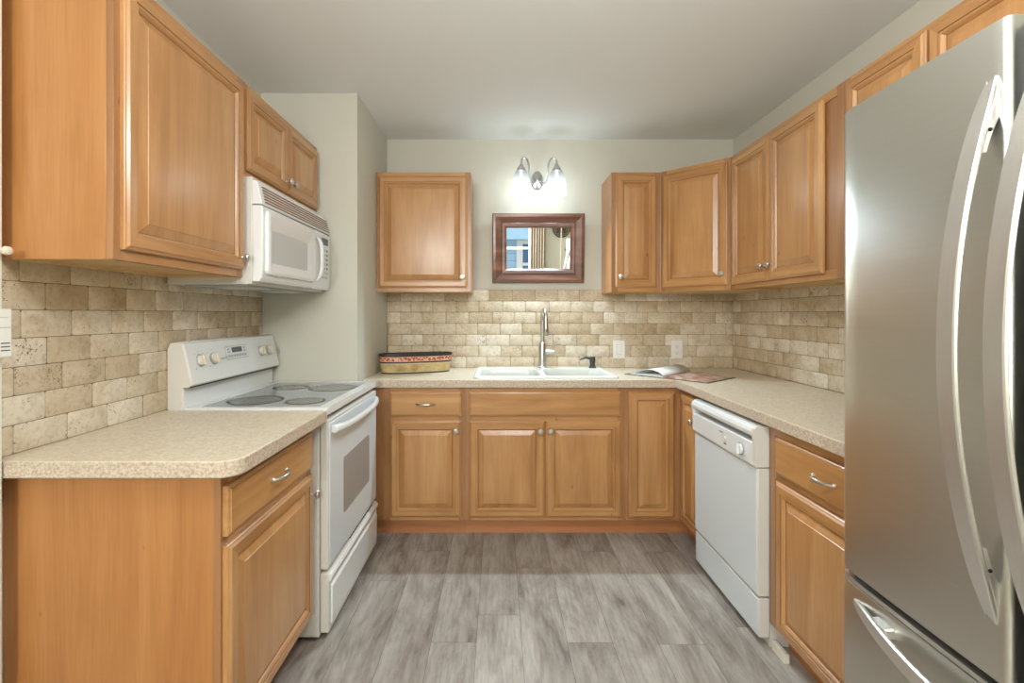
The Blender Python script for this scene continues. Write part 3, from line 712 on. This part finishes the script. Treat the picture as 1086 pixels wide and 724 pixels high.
# ---------------------------------------------------------------- dishwasher
YD0, YD1 = 1.879, 2.484
t = thing('dishwasher', 'white built-in dishwasher with round dial under the right countertop', 'dishwasher', (1.3, (YD0 + YD1) / 2, 0))
ox, oy, oz = t.location
m = MB(); MBx(m, 1.052, 1.60, YD0 + .006, YD1 - .006, .0005, .862, BISQ); m.build('body', t)
m = MB(); MBx(m, 1.004, 1.050, YD0 + .002, YD1 - .002, .196, .692, BISQ); d = m.build('door', t, bevel=.004)
m = MB(); MBx(m, 1.0015, 1.006, YD0 + .010, YD1 - .006, .202, .688, WHITED); m.build('door_panel', d, bevel=.0015)
m = MB()
prof = [(1.048, .696), (.996, .696), (.991, .702), (.990, .786), (.992, .790), (1.030, .790), (1.030, .812), (.992, .812), (.985, .818), (.983, .832), (.988, .846), (1.000, .855), (1.048, .857)]
slab(m, YD0 + .018, YD1 - .018, prof, WHITE); p = m.build('control_panel', t, ang=25, bevel=.0015)
full = [(1.048, .696), (.996, .696), (.991, .702), (.990, .786), (.986, .812), (.983, .832), (.988, .846), (1.000, .855), (1.048, .857)]
for y0_, y1_ in ((YD0 + .001, YD0 + .0185), (YD1 - .0185, YD1 - .001)):
    m = MB(); slab(m, y0_, y1_, full, BISQ if y0_ < 2 else WHITE); m.build('end_cap', p, bevel=.002)
m = MB(); MBx(m, 1.024, 1.0295, YD0 + .03, YD1 - .03, .791, .811, LGREY); m.build('handle_recess', p)
m = MB(); m.lathe([(.026, 0), (.026, -.003)], LGREY, (.9902 - ox, 1.985 - oy, .741 - oz), 'x', 28); m.lathe([(.021, -.003), (.019, -.012)], WHITE, (.9902 - ox, 1.985 - oy, .741 - oz), 'x', 28)
MBx(m, .969, .979, 1.979, 1.991, .722, .762, WHITE); m.build('dial', p)
m = MB()
for i in range(10):
    a = i / 10 * 2 * PI; MBx(m, .9893, .991, 1.985 + .036 * math.cos(a) - .003, 1.985 + .036 * math.cos(a) + .003, .741 + .034 * math.sin(a) - .001, .741 + .034 * math.sin(a) + .001, LGREY)
m.build('dial_mark', p)
m = MB(); m.lathe([(.011, 0), (.011, -.004)], CREAM, (.9902 - ox, 2.125 - oy, .745 - oz), 'x', 18); MBx(m, .989, .991, 2.114, 2.136, .722, .727, DGREY); m.build('button', p)
m = MB(); m.tube([(.9895 - ox, 2.180 - i * .0035 - oy, .768 + .0025 * math.sin(i * 2.1) - oz) for i in range(11)], .001, DGREY, 6); m.build('brand_mark', p)
m = MB(); MBx(m, 1.008, 1.050, YD0 + .002, YD1 - .002, .038, .188, BISQ); k = m.build('kick_plate', t, bevel=.004)
m = MB(); MBx(m, 1.0055, 1.009, YD0 + .012, YD1 - .004, .042, .184, WHITED); m.build('kick_face', k, bevel=.001)

# ---------------------------------------------------------------- refrigerator
YG = .817; YF0, YF1 = .396, 1.240
t = thing('refrigerator', 'large stainless steel french-door refrigerator with bowed handles at the right edge', 'refrigerator', (1.25, YG, 0))
ox, oy, oz = t.location
m = MB(); MBx(m, .955, 1.625, YF0 + .006, YF1 - .006, .03, 1.775, STEELD); MBx(m, .95, 1.5, YF0 + .02, YF1 - .02, .0005, .06, BLACK); m.build('body', t, bevel=.004)
def fx_(y): return .869 + .009 * ((y - YG) / .42) ** 2
def door_foot(y0, y1, r0, r1):
    pts = []
    n = 20
    for i in range(7):
        a = R(90 * i / 6); pts.append((fx_(y0) + r0 - r0 * math.sin(a), y0 + r0 - r0 * math.cos(a)))
    for i in range(1, n):
        y = y0 + r0 + (y1 - r1 - y0 - r0) * i / n; pts.append((fx_(y), y))
    for i in range(7):
        a = R(90 * i / 6); pts.append((fx_(y1) + r1 - r1 * math.cos(a), y1 - r1 + r1 * math.sin(a)))
    pts += [(.948, y1), (.948, y0)]
    return pts
def fr_door(name, y0, y1, z0, z1, r0, r1):
    m = MB(); P = door_foot(y0, y1, r0, r1); cxm, cym = .91, (y0 + y1) / 2
    def q(z, s): return [(((x - cxm) * (1 - s / .04) + cxm) - ox, ((y - cym) * (1 - s / .2) + cym) - oy, z) for x, y in P]
    m.loops([q(z0, .003), q(z0 + .003, 0), q(z1 - .004, 0), q(z1 - .001, .0012), q(z1, .004)], STEEL)
    return m.build(name, t, ang=40)
dl = fr_door('door', .827, YF1 + .027, .648, 1.803, .012, .045)
dr = fr_door('door', YF0, .807, .648, 1.803, .020, .012)
df = fr_door('freezer_drawer', YF0, YF1 + .027, .085, .622, .045, .045)
m = MB(); MBx(m, .90, .955, .8075, .8265, .65, 1.79, BLACK); MBx(m, .90, .955, YF0 + .01, YF1 - .01, .6225, .6475, BLACK); m.build('door_gap', t)
m = MB(); P = [(x, y) for x, y in door_foot(YF0, YF1 + .027, .045, .045)]
m.loops([[((x + .002) - ox, y - oy, z) for x, y in P] for z in (.624, .634)], STEELH); m.build('drawer_top_lip', df)
def vhandle(yc, par):
    zc, hf, wd_ = 1.228, .478, .0185; m = MB(); lp = []; n = 36
    for i in range(n + 1):
        u = i / n * 2 - 1; u2 = max(-1, min(1, u)); z = zc + u2 * hf
        X = .866 - .082 * (1 - u2 * u2); th = .013; tp = 1 - .45 * abs(u) ** 10
        w2 = wd_ * tp; slope = .10 * u2 * 0
        lp.append([(X + a - ox, yc + b - oy, z + sh) for a, b, sh in ((th, -w2 * .7, 0), (.006, -w2, 0), (.0015, -w2 * .96, .0), (0, -w2 * .8, 0), (0, w2 * .85, -.010 * abs(u) ** 12 * (1 if u > 0 else -1)), (.003, w2, 0), (th, w2 * .7, 0))])
    m.loops(lp, STEELH); h = m.build('handle', par, ang=22)
    for s_ in (-1, 1):
        m = MB(); z0 = zc + s_ * (hf - .012); z1 = zc + s_ * (hf - .135)
        def Xi(z): u = (z - zc) / hf; return .866 - .082 * (1 - u * u) + .012
        st = []
        for i in range(8):
            z = z0 + (z1 - z0) * i / 7; xi = Xi(z); xo = .8715 + .001
            if i > 3: xo = max(xi + .008, .8715 - .030 * (i - 3) / 4)
            st.append([(xi - ox, yc - .011 - oy, z), (xo - ox, yc - .013 - oy, z), (xo - ox, yc + .013 - oy, z), (xi - ox, yc + .011 - oy, z)])
        m.loops(st, STEELH); b = m.build('handle_mount', h)
        m = MB(); zz = zc + s_ * (hf - .095); m.lathe([(.0035, 0), (.0035, -.0015)], BLACK, ((Xi(zz) + .005) - ox, yc - .0115 - oy, zz), 'y', 12); m.build('set_screw', b)
    return h
vhandle(.856, dl); vhandle(.772, dr)
m = MB(); lp = []; n = 36; yc, hf, zz = .822, .372, .585
for i in range(n + 1):
    u = i / n * 2 - 1; y = yc + u * hf; X = .872 - .075 * (1 - u * u); w2 = .018 * (1 - .6 * abs(u) ** 10)
    lp.append([(X + a - ox, y - oy, zz + b) for a, b in ((.013, -w2 * .7), (.004, -w2), (0, -w2 * .8), (0, w2 * .8), (.004, w2), (.013, w2 * .7))])
m.loops(lp, STEELH); h = m.build('handle', df, ang=22)
for s_ in (-1, 1):
    m = MB(); yy = yc + s_ * (hf - .10); MBx(m, .850, .874, yy - .025, yy + .025, zz - .011, zz + .011, STEELH); m.build('handle_mount', h, bevel=.003)

# ---------------------------------------------------------------- mirror (leans forward a little)
t = thing('mirror', 'rectangular mirror in a wide red-brown wooden frame on the back wall', 'mirror', (.2755, YB - .004, 1.508)); t.rotation_euler = (R(4.5), 0, 0)
hw, hh = .318, .476
m = MB(); prof = [(0, .0), (0, -.018), (.006, -.024), (.022, -.026), (.050, -.017), (.062, -.013), (.068, -.018), (.085, -.016), (.096, -.008), (.100, -.003)]
lp = [[(-hw + i, y - .006, i), (hw - i, y - .006, i), (hw - i, y - .006, hh - i), (-hw + i, y - .006, hh - i)] for i, y in prof]
m.loops(lp, FRAME, True, False); m.build('frame', t, ang=20)
m = MB(); e = .098; v = [m.bm.verts.new(p) for p in ((-hw + e, -.0105, e), (hw - e, -.0105, e), (hw - e, -.0105, hh - e), (-hw + e, -.0105, hh - e))]
m.box(-hw + e, hw - e, -.0108, -.0098, e, hh - e, MIRR); m.build('glass', t, smooth=False)

# ---------------------------------------------------------------- wall sconce
t = thing('wall_sconce', 'brushed nickel double-arm wall sconce with two lit glass bell shades', 'wall lamp', (.270, YB, 2.07))
ox, oy, oz = t.location
m = MB()
lp = []
for sc, y in ((1, -.001), (1, -.008), (.86, -.016), (.5, -.021), (.3, -.03), (.12, -.034)):
    lp.append([(.042 * sc * math.cos(2 * PI * i / 28), y, .150 + .065 * sc * math.sin(2 * PI * i / 28)) for i in range(28)])
m.loops(lp, NICKD); m.build('backplate', t)
for s_ in (-1, 1):
    cx_ = s_ * .1185; m = MB(); pts = []
    ctl = [(0.012 * s_, -.03, .140), (.042 * s_, -.06, .120), (.062 * s_, -.095, .165), (.066 * s_, -.125, .225), (.082 * s_, -.145, .258), (.102 * s_, -.156, .262), (.117 * s_, -.158, .243), (cx_, -.158, .212)]
    for i in range(len(ctl) - 1):
        p0, p1, p2, p3 = [Vector(ctl[max(0, min(len(ctl) - 1, i + k))]) for k in (-1, 0, 1, 2)]
        for q in range(5):
            u = q / 5; pts.append(tuple(.5 * ((2 * p1) + (p2 - p0) * u + (2 * p0 - 5 * p1 + 4 * p2 - p3) * u * u + (3 * p1 - p0 - 3 * p2 + p3) * u ** 3)))
    pts.append(ctl[-1]); m.tube(pts, .006, NICKD, 10); arm = m.build('arm', t)
    m = MB(); m.lathe([(.007, .222), (.012, .216), (.014, .205), (.022, .200), (.027, .188), (.029, .176), (.027, .174)], NICKD, (cx_, -.158, 0)); m.build('shade_holder', arm)
    m = MB(); m.lathe([(.026, .184), (.040, .168), (.053, .140), (.060, .105), (.064, .060), (.067, .018), (.068, .012)], SHADE, (cx_, -.158, 0), n=32, cap0=False, cap1=False); m.build('lamp_shade', arm)
    m = MB(); m.lathe([(.004, .046), (.012, .049), (.018, .060), (.018, .075), (.013, .105), (.010, .12), (.010, .170)], BULB, (cx_, -.158, 0), n=16)
    m.build('bulb', arm)

# ---------------------------------------------------------------- wall plates
t = thing('light_switch', 'white rocker light switch plate on the back wall tile, right of the sink', 'light switch', (.839, YB - .0118, .98))
m = MB(); m.box(-.0415, .0415, -.005, .0, .0, .126, PLATE); m.build('plate', t, bevel=.003)
m = MB(); m.loops([[(x, y, z) for x, z in ((-.018, .03), (.018, .03), (.018, .097), (-.018, .097))] for y in (-.004, -.0055)], LGREY); m.box(-.0165, .0165, -.0085, -.004, .0315, .0955, PLATE); m.build('rocker', t, bevel=.0015)
t = thing('power_outlet', 'white double power outlet plate on the back wall tile, nearest the corner', 'power outlet', (1.243, YB - .0118, .98))
m = MB(); m.box(-.0405, .0405, -.005, .0, .0, .126, PLATE); m.build('plate', t, bevel=.003)
for z in (.040, .086):
    m = MB(); m.lathe([(.0165, -.004), (.0165, -.007)], PLATE, (0, 0, z), 'y', 20)
    for x_ in (-.006, .006): m.box(x_ - .001, x_ + .001, -.0076, -.006, z - .003, z + .007, DGREY)
    m.box(-.002, .002, -.0076, -.006, z - .011, z - .007, DGREY); m.build('socket', t)
t = thing('wall_chime_box', 'small white box with three slots on the trim at the left picture edge', 'wall box', (-1.2615, 1.195, 1.182))
m = MB(); m.box(0, .026, -.04, .040, 0, .122, PLATE); m.build('case', t, bevel=.003)
for i in range(3):
    m = MB(); m.box(.0255, .0268, .012, .034, .016 + i * .009, .019 + i * .009, DGREY); m.build('slot', t)
m = MB(); m.box(.0255, .0265, -.03, .036, .074, .0755, LGREY); m.box(.0255, .0265, -.03, .030, .100, .101, LGREY); m.build('print_line', t)
m = MB(); m.lathe([(.004, 0), (.004, .012), (.008, .016), (.0115, .024), (.010, .032), (.004, .035)], CREAM, ax='x', n=18)
o = m.build('wall_peg', loc=(-1.2615, 1.222, 1.450)); tag(o, 'small round cream peg on the trim at the left picture edge', 'peg')

# ---------------------------------------------------------------- basket
t = thing('basket', 'long oval lidless basket with red carved band and cane sides on the countertop', 'basket', (-.535, 3.155, .9145), R(20))
m = MB(); a, b, n = .236, .080, 56
def oval(s, z, inset=0):
    out = []
    for i in range(n):
        q = 2 * PI * i / n; c, s_ = math.cos(q), math.sin(q); p = 2 / 2.7
        out.append(((a * s - inset) * math.copysign(abs(c) ** p, c), (b * (.6 + .4 * s) - inset) * math.copysign(abs(s_) ** p, s_), z))
    return out
m.loops([oval(.93, 0), oval(.93, .006), oval(.935, .008)], BKB, True, False)
m.loops([oval(.93, .007), oval(.932, .013), oval(.967, .058), oval(.968, .066), oval(.972, .068)], [LEATH, CANE, LEATH, BKB], False, False)
m.loops([oval(.1, .009), oval(.9, .009, .006), oval(.99, .118, .008), oval(1.0, .120, .006)], BKB, False, False); m.build('basket_body', t, recalc=False)
m = MB(); m.loops([oval(.975, .066), oval(.985, .068), oval(.985, .073), oval(.978, .075)], BKB, False, False)
m.loops([oval(.974, .075), oval(.976, .079), oval(.992, .103), oval(.993, .107)], [LEATH, RED, LEATH], False, False); m.build('carved_band', t, recalc=False)
m = MB(); m.loops([oval(.993, .106), oval(1.01, .109), oval(1.015, .118), oval(1.005, .124), oval(.985, .123), oval(.975, .116)], BKB, False, False); m.build('rim', t, recalc=False)

# ---------------------------------------------------------------- open cookbook
bx = Vector((.955, 2.835)); e = Vector((.655, -.755)); g = Vector((.755, .655)) * 1.0
ang = math.atan2(e.y, e.x)
t = thing('open_book', 'open cookbook with food photos lying on the countertop corner', 'book', (bx.x, bx.y, .9145), ang)
Hb = .345   # along spine (local y), local x along bottom edge
m = MB(); m.box(-.262, .272, 0, Hb, 0, .003, COVER); m.build('cover', t, bevel=.001)
def page(sx, w, hfun, mat):
    m = MB(); n = 16; top, bot = [], []
    lp = []
    for i in range(n + 1):
        u = i / n; lp.append((sx * w * u, hfun(u)))
    ring = lambda y: [(x, y, z) for x, z in lp] + [(sx * w, y, .0032), (0, y, .0032)]
    nm = len(lp) + 2
    bands = [mat] * (len(lp) - 1) + [PAPER] * 3
    m.loops([ring(.006), ring(Hb - .006)], [bands]); return m
page(1, .256, lambda u: .0036 + .011 * math.sin(PI * min(1, u * 1.15)) ** .6 * (1 - u) + .009 * (1 - u) * min(1, u * 8), FOOD).build('right_page', t, ang=40)
page(-1, .225, lambda u: .0036 + .012 * (1 - u * .7) * min(1, u * 8), TEXT).build('left_page', t, ang=40)
# a leaf lifting away from the left stack
m = MB(); A_, B_ = [], []; n = 14
for i in range(n + 1):
    u = i / n; x = -.215 * u; z = .0135 + .030 * math.sin(PI * u ** .8) ** .9 - .004 * u
    A_.append((x, .010 + .02 * u, z)); B_.append((x * .94, Hb - .008, z * 1.25))
m.loops([A_, B_], TEXT, False, False, closed=False); lf = m.build('lifted_leaf', t)
so = lf.modifiers.new('thickness', 'SOLIDIFY'); so.thickness = .0012

# ---------------------------------------------------------------- kitchen lamp above the camera and added fill globe behind it
for nm, x, y, z, r_ in (('kitchen lamp above the viewer, its opal globe hung low to light the ceiling', .22, .62, 2.12, .125), ('large opal globe added as fill light in the dining area behind the viewer', -.75, -2.05, 1.98, .19)):
    t = thing('globe_fill_lamp', nm, 'ceiling lamp', (x, y, z))
    m = MB(); m.lathe([(.06, ZC - z - .0005), (.06, ZC - z - .02), (.01, ZC - z - .03)], NICKD, n=28); m.build('canopy', t)
    m = MB(); m.tube([(0, 0, ZC - z - .02), (0, 0, r_)], .005, NICKD, 8); m.build('rod', t)
    m = MB(); m.lathe([(r_ * math.sin(R(a)) + 1e-4, r_ * math.cos(R(a))) for a in range(2, 179, 8)], GLOBE, n=32); m.build('globe', t)
# ---------------------------------------------------------------- dining side seen in the mirror
m = MB(); lp = []
for z in (.05, 2.25):
    lp.append([(.60 + .29 * i / 40, YR + .07 + .028 * math.sin(i * .95) , z) for i in range(41)] + [(.89 - .29 * i / 40, YR + .062 + .028 * math.sin((40 - i) * .95), z) for i in range(41)])
m.loops(lp, CURT); cu = m.build('curtain', ang=60); tag(cu, 'beige pleated curtain beside the rear window, seen in the mirror', 'curtain')
m = MB(); m.tube([(-.95, YR + .05, 2.27), (.95, YR + .05, 2.27)], .012, BRONZE); m.box(-.93, -.91, YR, YR + .05, 2.26, 2.28, BRONZE); m.box(.91, .93, YR, YR + .05, 2.26, 2.28, BRONZE)
o = m.build('curtain_rod'); tag(o, 'bronze curtain rod over the rear window', 'curtain rod')
t = thing('wall_ornament', 'round bronze lattice disc on a slender rod, seen in the mirror', 'wall ornament', (1.19, YR + .03, 1.15))
m = MB(); r_ = .165; zc = .83
m.tube([(r_ * math.cos(a * PI / 20), 0, zc + r_ * math.sin(a * PI / 20)) for a in range(41)], .008, BRONZE, 8)
for i in range(-5, 6):
    q = i * .028; h_ = math.sqrt(max(0, r_ * r_ - q * q)); m.tube([(q, 0, zc - h_), (q + .001, 0, zc + h_)], .006, BRONZE, 6); m.tube([(-h_, .004, zc + q), (h_, .004, zc + q + .001)], .006, BRONZE, 6)
m.box(-.09, .09, .006, .010, zc - .09, zc + .09, BRONZE)
m.build('disc', t); m = MB(); m.tube([(0, .012, 0), (0, .012, zc + .1)], .010, CREAM); m.build('rod', t)
# neighbour house outside the rear windows
t = thing('neighbour_house', 'pale blue clapboard house outside the rear window, seen in the mirror', 'house', (0, -6.5, -.4))
m = MB(); m.box(-5, 5, -3, 0, 0, 6, SIDING); m.build('wall', t)
m = MB(); m.box(.487, .655, 0, .05, 1.0, 2.15, TRIM); m.box(.655, .90, 0, .03, 1.45, 1.53, TRIM); m.box(.655, .90, 0, .03, 2.03, 2.15, TRIM); m.box(.865, .94, 0, .05, 1.0, 2.15, TRIM); m.build('window_trim', t)
m = MB(); m.box(.655, .865, 0, .015, 1.0, 2.12, DPANE); m.build('window_pane', t)
m = MB(); m.box(-5, 5, 0, .45, 2.16, 2.9, SOFF); m.build('eave', t)
m = MB(); m.box(XL - 6, XR + 6, -12, YR - .12, -.45, -.40, PLANK); o = m.build('ground', smooth=False); struct(o)
